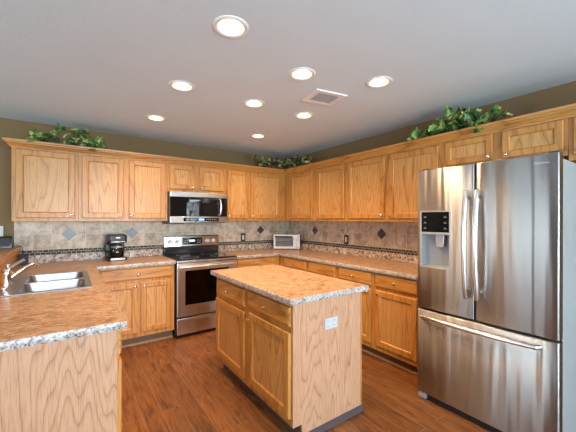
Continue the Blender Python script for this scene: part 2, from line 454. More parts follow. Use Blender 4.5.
def window(name, axis, pos, h, nmull):
    a0, a1, z0, z1 = h
    m = MB(); f = 0.05
    def bx(u0, u1, zz0, zz1, t0=-0.07, t1=0.012):
        if axis == 'x': m.box(pos + t0, pos + t1, u0, u1, zz0, zz1)
        else: m.box(u0, u1, pos + t0, pos + t1, zz0, zz1)
    bx(a0, a1, z0, z0 + f); bx(a0, a1, z1 - f, z1); bx(a0, a0 + f, z0 + f, z1 - f); bx(a1 - f, a1, z0 + f, z1 - f)
    for k in range(1, nmull):
        u = a0 + (a1 - a0) * k / nmull; bx(u - f / 2, u + f / 2, z0 + f, z1 - f, -0.06, 0)
    fr = struct(name, m, 'white_trim_paint')
    g = MB()
    if axis == 'x': g.box(pos - 0.045, pos - 0.041, a0 + f, a1 - f, z0 + f, z1 - f)
    else: g.box(a0 + f, a1 - f, pos - 0.045, pos - 0.041, z0 + f, z1 - f)
    g.build('pane', 'window_glass', fr)
window('window_1', 'x', -7.0, W1, 2)
window('window_2', 'y', -7.0, W2, 3)
window('window_3', 'y', -7.0, W3, 1)
gr = MB().box(-30, 30, -30, 20, -0.4, -0.3).build('ground', 'lawn'); gr['kind'] = 'structure'
# half wall behind the sink, carrying the raised bar
HX = -3.53
hw = struct('wall_half', MB().box(-3.64, HX - 0.012, -2.64, -0.001, 0, 1.05), 'taupe_paint')
MB().box(HX - 0.012, HX, -2.64, -0.001, 0.0, 1.05).build('oak_cladding', 'oak_level_y', hw)

bar = thing('bar_top', 'raised laminate bar ledge with oak trim behind the sink', 'countertop', (-3.7, -1.3, 1.05))
MB().box(-3.98, HX - 0.002, -2.72, -0.003, 1.05, 1.095).build('ledge', 'stone_laminate', bar, 0.003, world=True)
MB().box(HX - 0.002, HX + 0.022, -2.72, -0.003, 1.045, 1.104).build('trim_strip', 'oak_level_y', bar, 0.006, world=True)

# ------------------------------------------------------------------ recessed lamps and vent
WHERE = ['nearest the camera, largest of the ceiling lamps', 'front row centre beside the air vent', 'front row right above the fridge side of the island',
         'middle row left', 'middle row centre between two other lamps', 'middle row right just beyond the air vent', 'far left over the coffee maker counter', 'farthest back, smallest lamp near the back wall']
for (lx, ly), wh in zip(LAMPS, WHERE):
    t = thing('recessed_light', 'round recessed ceiling lamp, ' + wh, 'ceiling light', (lx, ly, CEIL), 0, 'recessed ceiling lamps')
    MB().lathe([(0.070, 0.001), (0.072, -0.004), (0.086, -0.007), (0.097, -0.003), (0.098, 0.0)], 36, cap0=False, cap1=False).build('trim_ring', 'white_enamel', t)
    MB().lathe([(0.071, 0.0), (0.066, 0.03), (0.060, 0.095), (0.0601, 0.11)], 32, cap0=False).build('reflector', 'gold_baffle', t)
    MB().lathe([(0.020, 0.10), (0.030, 0.085), (0.047, 0.05), (0.049, 0.035), (0.044, 0.022), (0.028, 0.014), (0.006, 0.011)], 24).build('bulb', 'lamp_glow', t)
    d = bpy.data.lights.new('lamp_light', 'SPOT'); d.energy = LAMP_W * 4; d.color = LAMP; d.spot_size = math.radians(140); d.spot_blend = 0.8; d.shadow_soft_size = 0.05
    lo = bpy.data.objects.new('lamp_light', d); C.objects.link(lo); lo.parent = t; lo.location = (0, 0, -0.004)
t = thing('air_vent', 'white square ceiling air vent with slats', 'vent', (-1.316, -2.335, CEIL), math.radians(-10))
fr = MB()
for x0, x1, y0, y1 in ((-0.15, 0.15, -0.13, -0.085), (-0.15, 0.15, 0.085, 0.13), (-0.15, -0.1, -0.085, 0.085), (0.1, 0.15, -0.085, 0.085)): fr.box(x0, x1, y0, y1, -0.012, -0.0005)
fr.build('frame', 'white_enamel', t, 0.003)
MB().box(-0.1, 0.1, -0.085, 0.085, -0.003, -0.0005).build('backing', 'grey_paint_metal', t)
sl = MB()
for k in range(11):
    y = -0.078 + k * 0.0156
    sl.box(-0.1, 0.1, y - 0.0045, y + 0.0045, -0.010, -0.006)
sl.build('slats', 'grey_slat', t)

# ------------------------------------------------------------------ cabinet builder
def rect_ring(x0, x1, z0, z1, inset, y):
    return [(x0 + inset, y, z0 + inset), (x1 - inset, y, z0 + inset), (x1 - inset, y, z1 - inset), (x0 + inset, y, z1 - inset)]
def knob(parent, x, y, z):
    MB().lathe([(0.006, 0), (0.0055, 0.010), (0.009, 0.014), (0.0145, 0.019), (0.0145, 0.023), (0.010, 0.027), (0.003, 0.0285)], 14, (x, y, z), '-y').build('knob', 'brass_nickel', parent)
def door(t, x0, x1, z0, z1, k=None, panel='oak_panel'):
    ST = 0.052 if min(x1 - x0, z1 - z0) > 0.25 else 0.046
    R = lambda i, y: rect_ring(x0, x1, z0, z1, i, y)
    m = MB().rings([R(0, -0.001), R(0, -0.014), R(0.003, -0.018), R(0.006, -0.020), R(ST, -0.020), R(ST + 0.004, -0.018), R(ST + 0.010, -0.0105), R(ST + 0.010, -0.002)], cap=False)
    d = m.build('door', 'oak_upright', t, smooth=False)
    q = ST + 0.0095
    MB().box(x0 + q, x1 - q, -0.0095, -0.003, z0 + q, z1 - q).build('panel', panel, d)
    if k: knob(d, k[0], -0.020, k[1])
    return d
def drawer(t, x0, x1, z0, z1, k=None):
    R = lambda i, y: rect_ring(x0, x1, z0, z1, i, y)
    d = MB().rings([R(0, -0.001), R(0, -0.012), R(0.004, -0.016), R(0.012, -0.0185), R(0.016, -0.020)], True, True).build('drawer', 'oak_level', t, smooth=False)
    k = k or ((x0 + x1) / 2, (z0 + z1) / 2)
    knob(d, k[0], -0.020, k[1])
    return d
def cabinet(name, label, loc, rotz, wd, dp, z0, z1, doors, drawers=(), group=None, toe=False, hollow=False):
    t = thing(name, label, 'cabinet', (loc[0], loc[1], 0), rotz, group)
    if toe:
        m = MB()
        if hollow:
            m.cells([0, 0.018, wd - 0.018, wd], [0, 0.019, dp - 0.012, dp], lambda i, j: not (i == 1 and j == 1), 0.105, z1)
            m.box(0.0181, wd - 0.0181, 0.0191, dp - 0.0121, 0.105, 0.123)
        else: m.box(0, wd, 0, dp, 0.105, z1)
        m.build('body', 'oak_upright', t, 0.001, 1)
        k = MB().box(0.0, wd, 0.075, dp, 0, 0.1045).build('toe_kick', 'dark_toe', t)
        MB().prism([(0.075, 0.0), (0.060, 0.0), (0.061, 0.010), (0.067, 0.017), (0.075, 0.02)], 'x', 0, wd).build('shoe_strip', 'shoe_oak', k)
    else:
        MB().box(0, wd, 0, dp, z0, z1).build('body', 'oak_upright', t, 0.001, 1)
    for d in doors: door(t, *d)
    for d in drawers: drawer(t, *d)
    return t
UZ0, UZ1, UD0, UD1 = 1.372, 2.125, 1.405, 2.083
KZ = 1.440
def upper(label, xl, xr, drs, z0=UZ0, dz0=UD0, knobz=KZ, grp='upper cabinets'):
    """back wall; drs = (x0, x1, knob side)"""
    L = []
    for a, b, s in drs: L.append((a - xl, b - xl, dz0, UD1, ((b - 0.028 if s == 'r' else a + 0.028) - xl, knobz)))
    return cabinet('upper_cabinet', label, (xl, -0.305), 0, xr - xl - 0.001, 0.303, z0, UZ1, L, group=grp)
def upper_r(label, y0, y1, drs, z0=UZ0, dz0=UD0, knobz=KZ, dz1=UD1, grp='upper cabinets'):
    L = []
    for a, b, s in drs: L.append((y0 - a, y0 - b, dz0, dz1, (y0 - (b + 0.028 if s == 'r' else a - 0.028), knobz)))
    return cabinet('upper_cabinet', label, (-0.305, y0), -PI / 2, y0 - y1 - 0.001, 0.303, z0, UZ1, L, group=grp)
upper('single-door oak wall cabinet at the left end of the back wall under green ivy', -3.552, -3.012, [(-3.52, -3.042, 'r')])
upper('two-door oak wall cabinet above the coffee maker, left of the microwave', -3.012, -2.094, [(-2.981, -2.584, 'r'), (-2.527, -2.122, 'l')])
upper('short two-door oak cabinet directly above the microwave', -2.094, -1.316, [(-2.07, -1.756, 'r'), (-1.694, -1.351, 'l')], 1.742, 1.777, 1.806)
upper('narrow single-door oak wall cabinet immediately right of the microwave', -1.316, -0.952, [(-1.297, -0.971, 'l')])
upper('oak corner wall cabinet with the rightmost door on the back wall', -0.952, -0.001, [(-0.93, -0.419, 'l')])
upper_r('two-door oak wall cabinet nearest the corner on the right wall', -0.327, -1.629, [(-0.474, -0.985, 'r'), (-1.085, -1.597, 'l')])
upper_r('two-door oak wall cabinet on right wall beside the fridge', -1.629, -2.822, [(-1.661, -2.197, 'r'), (-2.255, -2.790, 'l')])
upper_r('short two-door oak cabinet above the steel fridge', -2.822, -3.697, [(-2.854, -3.238, 'r'), (-3.303, -3.674, 'l')], 1.84, 1.878, 1.905, 2.09)
upper_r('oak wall cabinet at right edge of photo, just past the fridge', -3.697, -4.20, [(-3.722, -4.17, 'l')], 1.80, 1.838, 1.87, 2.09)

# crown along the tops of the cabinets, mitred at the corner
prof = [(0.0012, 2.095), (0.010, 2.095), (0.012, 2.104), (0.020, 2.106), (0.024, 2.116), (0.034, 2.130), (0.046, 2.138), (0.047, 2.146), (0.058, 2.149), (0.061, 2.156), (0.060, 2.170), (0.0012, 2.170)]
for path, lab in (([((-3.552, -0.003), (-1, 0)), ((-3.552, -0.305), (-1, -1)), ((-0.3055, -0.305), (-1, -1))], 'oak crown molding along the cabinet tops on the back wall'),
                  ([((-0.305, -0.3055), (-1, -1)), ((-0.305, -4.20), (-1, 0))], 'oak crown molding along the cabinet tops on the right wall')):
    cr = MB(); cr.rings([[(px + dx * o, py + dy * o, z) for o, z in prof] for (px, py), (dx, dy) in path], True, True)
    tag(cr.build('crown_molding', 'oak_level' if 'back' in lab else 'oak_level_y'), lab, 'molding', 'crown moldings')

# ------------------------------------------------------------------ base cabinets
BZ1, DZ0, DZ1, RZ0, RZ1 = 0.874, 0.155, 0.700, 0.733, 0.858
def base(label, xl, xr, loc, rotz, drs, dws, dp=0.60, hollow=False):
    return cabinet('base_cabinet', label, loc, rotz, xr - xl, dp, 0, BZ1,
                   [(a - xl, b - xl, DZ0, DZ1, ((b - 0.03 if s == 'r' else a + 0.03) - xl, 0.665)) for a, b, s in drs],
                   [(a - xl, b - xl, RZ0, RZ1) for a, b in dws], 'base cabinets', True, hollow)
base('oak base cabinet with one wide drawer over two doors, left of the range', -2.893, -2.092, (-2.893, -0.61), 0,
     [(-2.80, -2.481, 'r'), (-2.452, -2.124, 'l')], [(-2.835, -2.122)])
base('oak base cabinet with single drawer between the range and the corner', -1.312, -0.612, (-1.312, -0.61), 0,
     [(-1.283, -0.69, 'l')], [(-1.283, -0.69)])
base('two-drawer oak base cabinet on right wall, mostly hidden behind the island', 0.62, 1.782, (-0.61, -0.62), -PI / 2,
     [(0.742, 1.222, 'r'), (1.281, 1.755, 'l')], [(0.742, 1.222), (1.281, 1.755)])
base('two-drawer oak base cabinet on right wall next to the fridge', 1.782, 2.80, (-0.61, -1.782), -PI / 2,
     [(1.815, 2.267, 'r'), (2.325, 2.770, 'l')], [(1.815, 2.267), (2.325, 2.770)])
# peninsula: doors face the range aisle
t = base('oak sink base cabinet inside the left peninsula', 0, 1.22, (-2.895, -1.86), PI / 2, [(0.03, 0.585, 'r'), (0.635, 1.19, 'l')], [(0.03, 0.585), (0.635, 1.19)], 0.60, True)
t = base('oak cabinet at the near end of the left peninsula, pale veneer end panel', 0, 0.752, (-2.895, -2.614), PI / 2, [(0.03, 0.722, 'r')], [(0.03, 0.722)], 0.60)
MB().box(-0.026, -0.0005, 0.006, 0.62, 0.0, BZ1).build('end_panel', 'oak_veneer', t, 0.001, 1)
# island
t = thing('island_cabinet', 'freestanding oak kitchen island cabinet with two drawers and two doors', 'kitchen island', (-1.963, -1.565, 0), -PI / 2)
WI = 1.195
MB().box(0, WI, 0, 0.60, 0.105, 0.876).build('body', 'oak_upright', t, 0.001, 1)
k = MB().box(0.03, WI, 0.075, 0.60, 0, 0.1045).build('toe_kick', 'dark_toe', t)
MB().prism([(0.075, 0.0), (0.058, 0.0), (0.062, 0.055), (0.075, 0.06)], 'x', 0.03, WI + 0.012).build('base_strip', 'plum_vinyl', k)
IZ0, IZ1 = 0.155, 0.672
door(t, 0.022, 0.580, IZ0, IZ1, (0.552, 0.635), 'oak_panel')
door(t, 0.660, 1.187, IZ0, 0.690, (0.688, 0.645), 'oak_panel')
drawer(t, 0.032, 0.578, 0.712, 0.845)
drawer(t, 0.640, 1.187, 0.728, 0.850)
# end panel with the notch over the toe kick
MB().prism([(0.0, 0.105), (0.070, 0.105), (0.070, 0.0), (0.613, 0.0), (0.613, 0.876), (0.0, 0.876)], 'x', WI + 0.0005, WI + 0.014).build('end_panel', 'oak_veneer', t, 0.0008, 1)
MB().box(WI + 0.001, WI + 0.016, 0.6135, 0.624, 0, 0.876).build('corner_strip', 'oak_upright', t, 0.002)
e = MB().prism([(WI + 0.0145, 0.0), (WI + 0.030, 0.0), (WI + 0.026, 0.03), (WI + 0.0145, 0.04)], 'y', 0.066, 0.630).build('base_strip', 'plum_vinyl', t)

# ------------------------------------------------------------------ worktops
Z0, Z1 = 0.877, 0.914
SX0, SX1, SY0, SY1 = -3.455, -2.955, -1.735, -0.905
wt = thing('worktop', 'L-shaped stone-look laminate worktop carrying the sink and coffee maker', 'countertop', (-3.1, -1.3, Z0), 0, 'kitchen worktops')
xs = [HX + 0.001, SX0 + 0.012, SX1 - 0.012, -2.870, -2.088]; ys = [-2.662, SY0 + 0.012, SY1 - 0.012, -0.643, -0.002]
MB().cells(xs, ys, lambda i, j: (i == 3 and j == 3) or (i < 3 and not (i == 1 and j == 1)), Z0, Z1).build('top', 'stone_laminate', wt, 0.002, 1, world=True)
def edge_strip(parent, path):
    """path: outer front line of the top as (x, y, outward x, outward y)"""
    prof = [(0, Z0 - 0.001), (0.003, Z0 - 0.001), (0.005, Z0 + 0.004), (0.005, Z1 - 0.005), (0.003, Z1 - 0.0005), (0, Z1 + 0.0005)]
    MB().rings([[(x + dx * o, y + dy * o, z) for o, z in prof] for x, y, dx, dy in path], True, True).build('front_edge', 'daylit_speckled_laminate', parent, world=True)
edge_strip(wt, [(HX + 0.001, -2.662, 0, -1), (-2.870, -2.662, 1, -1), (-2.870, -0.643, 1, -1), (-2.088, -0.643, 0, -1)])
wt = thing('worktop', 'L-shaped stone-look laminate worktop along the right wall under the toaster oven', 'countertop', (-0.4, -1.2, Z0), 0, 'kitchen worktops')
xs = [-1.314, -0.643, -0.002]; ys = [-2.815, -0.643, -0.002]
MB().cells(xs, ys, lambda i, j: not (i == 0 and j == 0), Z0, Z1).build('top', 'stone_laminate', wt, 0.002, 1, world=True)
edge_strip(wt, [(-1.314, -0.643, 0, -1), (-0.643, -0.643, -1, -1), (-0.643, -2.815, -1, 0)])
wt = thing('worktop', 'rectangular stone-look laminate top of the kitchen island', 'countertop', (-1.65, -2.17, Z0), 0, 'kitchen worktops')
MB().box(-2.003, -1.302, -2.798, -1.528, Z0, Z1).build('top', 'stone_laminate', wt, 0.002, 1, world=True)
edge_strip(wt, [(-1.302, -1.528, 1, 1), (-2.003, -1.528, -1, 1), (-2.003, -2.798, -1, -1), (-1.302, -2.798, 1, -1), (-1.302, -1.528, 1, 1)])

# ------------------------------------------------------------------ tile on the walls
def tile_wall(label, loc, rotz, x0, x1, diamonds, ups):
    t = thing('tile_backsplash', label, 'backsplash', loc, rotz, 'tiled backsplashes')
    # local x along the wall, wall face at y=0, tile grows toward -y
    MB().box(x0, x1, -0.009, -0.001, 1.0565, 1.3715).map(lambda x, y, z: (x, y, z - 1.062)).build('tile_field', 'travertine_tile', t).location = (0, 0, 1.062)
    MB().box(x0, x1, -0.011, -0.001, 1.0005, 1.056).map(lambda x, y, z: (x, y, z - 1.0005)).build('mosaic_band', 'mosaic_tile', t).location = (0, 0, 1.0005)
    for a, b in ups: MB().box(a, b, -0.022, -0.002, Z1 + 0.001, 1.0).build('upstand', 'mottled_laminate', t, 0.002)
    for dx in diamonds:
        MB().prism([(dx - 0.068, 1.222), (dx, 1.152), (dx + 0.068, 1.222), (dx, 1.292)], 'y', -0.012, -0.009).build('diamond_tile', 'slate_tile', t, 0.001, 1)
    return t
tile_wall('beige stone tile backsplash with dark mosaic band on the back wall', (-3.095, 0, 0), 0, -0.469, 3.083, [0, 0.646, 2.511], [(HX + 3.097, 1.009), (1.781, 3.072)])
tile_wall('beige stone tile backsplash with dark mosaic band on the right wall', (0, -0.685, 0), -PI / 2, -0.675, 2.215, [0, 1.238], [(-0.660, 2.13)])

# ------------------------------------------------------------------ outlets
def plate(name, label, cat, loc, rotz, wd, h, pm, im, kind, group=None):
    t = thing(name, label, cat, loc, rotz, group)
    MB().prism(rrect(-wd / 2, wd / 2, -h / 2, h / 2, 0.005), 'y', -0.006, 0).build('plate', pm, t, 0.0015, 1)
    if kind == 'decor':
        MB().box(-0.017, 0.017, -0.009, -0.006, -0.034, 0.034).build('insert', im, t, 0.001, 1)
    else:
        for sx in ((-0.028, 0.028) if kind == 'double' else (0,)):
            m = MB()
            m.prism(rrect(sx - 0.016, sx + 0.016, -0.034, 0.034, 0.008), 'y', -0.008, -0.006)
            ins = m.build('socket', im, t, 0.001, 1)
            s2 = MB()
            for zz in (-0.018, 0.018):
                s2.box(sx - 0.007, sx - 0.005, -0.0085, -0.0079, zz - 0.005, zz + 0.005); s2.box(sx + 0.005, sx + 0.007, -0.0085, -0.0079, zz - 0.005, zz + 0.005)
            s2.build('slots', 'dark_plastic', ins)
    return t
plate('wall_outlet', 'dark outlet plate on back wall tile right of the range', 'outlet', (-0.897, -0.0115, 1.113), 0, 0.078, 0.125, 'bronze_plate', 'pale_plastic', 'decor', 'dark wall outlets')
plate('wall_outlet', 'dark outlet plate on right wall tile, between the two diamonds', 'outlet', (-0.0115, -1.346, 1.120), -PI / 2, 0.078, 0.125, 'bronze_plate', 'pale_plastic', 'decor', 'dark wall outlets')
t = plate('island_outlet', 'white double outlet on the pale end panel of the island', 'outlet', (-1.648, -2.7745, 0.698), 0, 0.116, 0.074, 'outlet_white', 'outlet_white', 'double')
plate('light_switch', 'white switch plate on grey wall at the left edge', 'switch', (-3.685, -0.001, 1.262), 0, 0.075, 0.118, 'pale_plastic', 'white_enamel', 'decor')

# ------------------------------------------------------------------ range
t = thing('range', 'stainless steel freestanding electric range between the base cabinets', 'stove', (-2.080, -0.66, 0))
RW = 0.762
MB().box(0, RW, 0.035, 0.640, 0.03, 0.905).build('body', 'charcoal_enamel', t, 0.002, 1)
MB().box(-0.003, RW + 0.003, 0.0, 0.60, 0.9055, 0.922).build('cooktop', 'black_glass', t, 0.004)
bn = MB()
for bx_, by_, br_ in ((0.2, 0.16, 0.11), (0.56, 0.16, 0.085), (0.2, 0.43, 0.085), (0.56, 0.43, 0.11)):
    bn.lathe([(br_, 0.9222), (br_ - 0.006, 0.9226), (br_ - 0.006, 0.9222)], 32, (bx_, by_, 0), cap0=False, cap1=False)
bn.build('burner_rings', 'grey_plastic', t)
bg = MB().box(0.005, RW - 0.005, 0.585, 0.645, 0.9225, 1.010).build('backguard', 'charcoal_enamel', t, 0.006)
MB().prism([(0.590, 1.0105), (0.578, 1.03), (0.585, 1.155), (0.597, 1.168), (0.645, 1.168), (0.645, 1.0105)], 'x', 0.0, RW).build('control_panel', 'brushed_steel', t, 0.003)
dp = MB().box(0.235, 0.51, 0.574, 0.583, 1.048, 1.140).build('display', 'black_glass', t, 0.003)
MB().box(0.325, 0.405, 0.5725, 0.5738, 1.085, 1.112).build('digits', 'display_blue', dp)
bt = MB()
for i in range(3):
    for k in range(2): bt.box(0.255 + i * 0.02, 0.267 + i * 0.02, 0.5725, 0.5738, 1.068 + k * 0.03, 1.078 + k * 0.03); bt.box(0.435 + i * 0.02, 0.447 + i * 0.02, 0.5725, 0.5738, 1.068 + k * 0.03, 1.078 + k * 0.03)
bt.build('keys', 'grey_plastic', dp)
for kx in (0.075, 0.165, 0.585, 0.675):
    MB().lathe([(0.030, 0), (0.029, 0.006), (0.024, 0.010), (0.022, 0.026), (0.018, 0.029)], 20, (kx, 0.580, 1.093), '-y').build('dial', 'pale_plastic', t)
# oven door with a window opening
od = MB()
xs = [0.008, 0.10, 0.655, RW - 0.008]; zs = [0.252, 0.38, 0.785, 0.872]
od.cells(xs, zs, lambda i, j: not (i == 1 and j == 1), 0.0, 0.034).map(lambda x, z, y: (x, y, z))
d = od.build('oven_door', 'brushed_steel', t, 0.003)
MB().box(0.099, 0.656, 0.004, 0.010, 0.379, 0.786).build('window', 'oven_glass', d)
MB().box(0.1005, 0.6545, 0.026, 0.033, 0.3805, 0.7845).build('oven_lining', 'charcoal_enamel', d)
rk = MB()
for zz in (0.50, 0.64):
    rk.tube([(0.102, 0.018, zz), (0.653, 0.018, zz)], 0.004, 8)
rk.build('oven_rack', 'chrome', d)
hd = MB()
hd.tube([(0.05, -0.001, 0.828), (0.05, -0.035, 0.832)], 0.010, 10); hd.tube([(RW - 0.05, -0.001, 0.828), (RW - 0.05, -0.035, 0.832)], 0.010, 10)
hd.tube([(0.02, -0.040, 0.832), (0.2, -0.044, 0.832), (RW - 0.2, -0.044, 0.832), (RW - 0.02, -0.040, 0.832)], 0.0145, 14)
hd.build('handle', 'handle_steel', d)
MB().box(0.008, RW - 0.008, 0.002, 0.034, 0.880, 0.9045).build('vent_trim', 'brushed_steel', t, 0.003)
dr = MB().prism([(0.0, 0.045), (0.0, 0.20), (-0.012, 0.216), (-0.012, 0.232), (0.034, 0.240), (0.034, 0.045)], 'x', 0.008, RW - 0.008).build('storage_drawer', 'brushed_steel', t, 0.003)
MB().box(0.02, RW - 0.02, 0.06, 0.6, 0, 0.0295).build('plinth', 'black_plastic', t)

# ------------------------------------------------------------------ microwave
t = thing('microwave', 'over-the-range microwave with black glass door and steel trim', 'microwave', (-2.090, -0.40, 1.345))
MW = 0.752; MH = 0.394
MB().box(0, MW, 0.022, 0.385, 0, MH).build('body', 'black_plastic', t, 0.003)
MB().box(0.002, MW, -0.004, 0.021, MH - 0.062, MH).build('vent_strip', 'brushed_steel', t, 0.004)
dd = MB().prism(rrect(0.002, MW, 0.085, MH - 0.065, 0.006), 'y', 0.0, 0.021).build('glass_door', 'black_glass', t, 0.002)
lp = MB(); lp.box(0.002, MW, -0.003, 0.021, 0.006, 0.083); lp.build('lower_trim', 'brushed_steel', t, 0.004)
cp = MB().prism(rrect(0.165, 0.63, 0.022, 0.068, 0.008), 'y', -0.0055, -0.003).build('control_strip', 'black_glass', t)
MB().box(0.36, 0.43, -0.0065, -0.0056, 0.034, 0.056).build('clock', 'display_blue', cp)
kk = MB()
for i in range(6): kk.box(0.19 + i * 0.025, 0.202 + i * 0.025, -0.0062, -0.0056, 0.040, 0.050); kk.box(0.46 + i * 0.025, 0.472 + i * 0.025, -0.0062, -0.0056, 0.040, 0.050)
kk.build('keys', 'grey_plastic', cp)
MB().tube([(0.635, -0.001, 0.325), (0.645, -0.028, 0.305), (0.652, -0.038, 0.21), (0.645, -0.028, 0.115), (0.635, -0.001, 0.095)], [0.008, 0.011, 0.012, 0.011, 0.008], 12).build('handle', 'handle_steel', dd)
MB().box(-0.0, 0.2, 0.1, 0.384, -0.012, -0.0005).build('grease_filter', 'dark_plastic', t)

# ------------------------------------------------------------------ refrigerator
FW = 0.868
t = thing('refrigerator', 'tall stainless steel french-door refrigerator with water dispenser', 'refrigerator', (-0.852, -2.908, 0), -PI / 2)
MB().box(0.006, FW - 0.006, 0.085, 0.80, 0.03, 1.755).build('body', 'grey_paint_metal', t, 0.004)
gm = MB().box(0.02, FW - 0.02, 0.03, 0.30, 0.0, 0.05).build('base_grille', 'black_plastic', t)
MB().box(0.006, FW - 0.006, 0.072, 0.0845, 0.05, 1.75).build('gasket', 'dark_plastic', t)
def fprof(x, x0, x1, bulge=0.007, r=0.012):
    h = (x1 - x0) / 2; u = (x - x0 - h) / h
    y = bulge * u * u
    e = h - abs(x - x0 - h)
    if e < r: y += r - math.sqrt(max(0, r * r - (r - e) ** 2))
    return y
def fdoor(name, x0, x1, z0, z1, hole=None):
    h = [0, 0.001, 0.003, 0.006, 0.009, 0.012]
    xs = [x0 + a for a in h] + [x1 - a for a in h]
    n = 18
    xs += [x0 + 0.012 + (x1 - x0 - 0.024) * i / n for i in range(1, n)]
    if hole: xs = [x for x in xs if not (abs(x - hole[0]) < 0.008 or abs(x - hole[1]) < 0.008)] + [hole[0], hole[1]]
    xs = sorted(xs)
    zs = [(z0, 0.008), (z0 + 0.003, 0.003), (z0 + 0.008, 0)] + ([(hole[2], 0), (hole[3], 0)] if hole else []) + [(z1 - 0.008, 0), (z1 - 0.003, 0.003), (z1, 0.008)]
    m = MB(); bm = m.bm
    G = [[bm.verts.new((x, fprof(x, x0, x1) + i, z)) for x in xs] for z, i in zs]
    for j in range(len(zs) - 1):
        for i in range(len(xs) - 1):
            if hole and abs(zs[j][0] - hole[2]) < 1e-6 and xs[i] >= hole[0] - 1e-6 and xs[i + 1] <= hole[1] + 1e-6: continue
            bm.faces.new((G[j][i], G[j][i + 1], G[j + 1][i + 1], G[j + 1][i]))
    B = [bm.verts.new(p) for p in ((x0, 0.071, z0), (x1, 0.071, z0), (x1, 0.071, z1), (x0, 0.071, z1))]
    bm.faces.new((B[1], B[0], B[3], B[2]))
    bm.faces.new([B[0], B[1]] + G[0][::-1]); bm.faces.new([B[2], B[3]] + G[-1])
    bm.faces.new([B[3], B[0]] + [r[0] for r in G]); bm.faces.new([B[1], B[2]] + [r[-1] for r in G][::-1])
    return m.build(name, 'fridge_steel', t)
SPL = 0.423
DH = (0.036, 0.258, 1.035, 1.458)
MB().prism(rrect(0.004, 0.075, 0.004, 0.046, 0.012), 'y', 0.012, 0.06).build('foot_cover', 'silver_plastic', t, 0.006)
ld = fdoor('left_door', 0, SPL - 0.003, 0.713, 1.781, DH)
rd = fdoor('right_door', SPL + 0.004, FW, 0.713, 1.781)
fz = fdoor('freezer_drawer', 0, FW, 0.052, 0.700)
# dispenser: control panel above a recess
ds = MB()
x0, x1, z0, z1 = DH
ds.prism([(x0 - 0.006, z0 - 0.006), (x1 + 0.006, z0 - 0.006), (x1 + 0.006, z1 + 0.006), (x0 - 0.006, z1 + 0.006)], 'y', 0.002, 0.008)
fr = MB()
def yy(x): return fprof(x, 0, SPL - 0.003) - 0.003
for a, b, c, d2 in ((x0 - 0.007, x0 + 0.004, z0 - 0.007, z1 + 0.007), (x1 - 0.004, x1 + 0.007, z0 - 0.007, z1 + 0.007), (x0 + 0.004, x1 - 0.004, z0 - 0.007, z0 + 0.004), (x0 + 0.004, x1 - 0.004, z1 - 0.004, z1 + 0.007), (x0 + 0.004, x1 - 0.004, 1.285, 1.302)):
    fr.box(a, b, 0.0, 0.02, c, d2)
ds.bm.free()
dz = fr.build('dispenser', 'silver_plastic', ld, 0.002)
pn = MB().prism(rrect(x0 + 0.004, x1 - 0.004, 1.302, z1 - 0.004, 0.004), 'y', 0.003, 0.06).build('control_panel', 'black_glass', dz)
rc = MB().rings([[(x0 + 0.004, 0.016, z0 + 0.004), (x1 - 0.004, 0.016, z0 + 0.004), (x1 - 0.004, 0.016, 1.285), (x0 + 0.004, 0.016, 1.285)],
                 [(x0 + 0.02, 0.069, z0 + 0.012), (x1 - 0.02, 0.069, z0 + 0.012), (x1 - 0.02, 0.069, 1.275), (x0 + 0.02, 0.069, 1.275)]], True)
rc.build('recess', 'grey_plastic', dz)
pd = MB().prism([(0.135, 1.284), (0.205, 1.284), (0.198, 1.19), (0.142, 1.19)], 'y', 0.03, 0.055).build('paddle', 'silver_plastic', dz, 0.004)
ic = MB()
for ix in (x0 + 0.022, x1 - 0.044):
    for k in range(3): ic.box(ix, ix + 0.022, 0.0018, 0.003, 1.327 + k * 0.042, 1.331 + k * 0.042); ic.box(ix + 0.005, ix + 0.017, 0.0018, 0.003, 1.335 + k * 0.042, 1.338 + k * 0.042)
ic.build('buttons', 'display_icon', pn)
# handles
def vhandle(par, x, lean):
    zs = [0.862, 0.868, 0.95, 1.08, 1.23, 1.38, 1.51, 1.589, 1.595]; out = [-0.036, -0.037, -0.050, -0.064, -0.069, -0.064, -0.050, -0.037, -0.036]
    m = MB().tube([(x, y, z) for z, y in zip(zs, out)], [0.013, 0.017, 0.018, 0.018, 0.018, 0.018, 0.018, 0.017, 0.013], 16, 0.9)
    for z in (0.905, 1.552): m.tube([(x, 0.006, z), (x, -0.038, z)], 0.010, 10)
    return m.build('handle', 'handle_steel', par)
vhandle(ld, SPL - 0.036, 0); vhandle(rd, SPL + 0.034, 0)
MB().tube([(0.045, 0.006, 0.655), (0.06, -0.030, 0.655), (0.22, -0.048, 0.655), (FW / 2, -0.056, 0.655), (FW - 0.26, -0.048, 0.655), (FW - 0.10, -0.030, 0.655), (FW - 0.085, 0.004, 0.655)], [0.011, 0.014, 0.0155, 0.016, 0.0155, 0.014, 0.011], 14).build('handle', 'handle_steel', fz)
for hx in (0.02, FW - 0.06): MB().box(hx, hx + 0.045, 0.045, 0.12, 1.7815, 1.795).build('hinge_cover', 'dark_plastic', t, 0.003)
tx = bpy.data.curves.new('logo', 'FONT'); tx.body = 'SAMSUNG'; tx.size = 0.0195; tx.extrude = 0.0006; tx.space_character = 1.18
to = bpy.data.objects.new('logo', tx); C.objects.link(to)
bpy.context.view_layer.update()
lm = bpy.data.meshes.new_from_object(to.evaluated_get(bpy.context.evaluated_depsgraph_get())); bpy.data.objects.remove(to)
lm.transform(Matrix.Translation((0.725, 0.0022, 1.722)) @ Matrix.Rotation(PI / 2, 4, 'X'))
link('logo', lm, 'silver_plastic', rd)

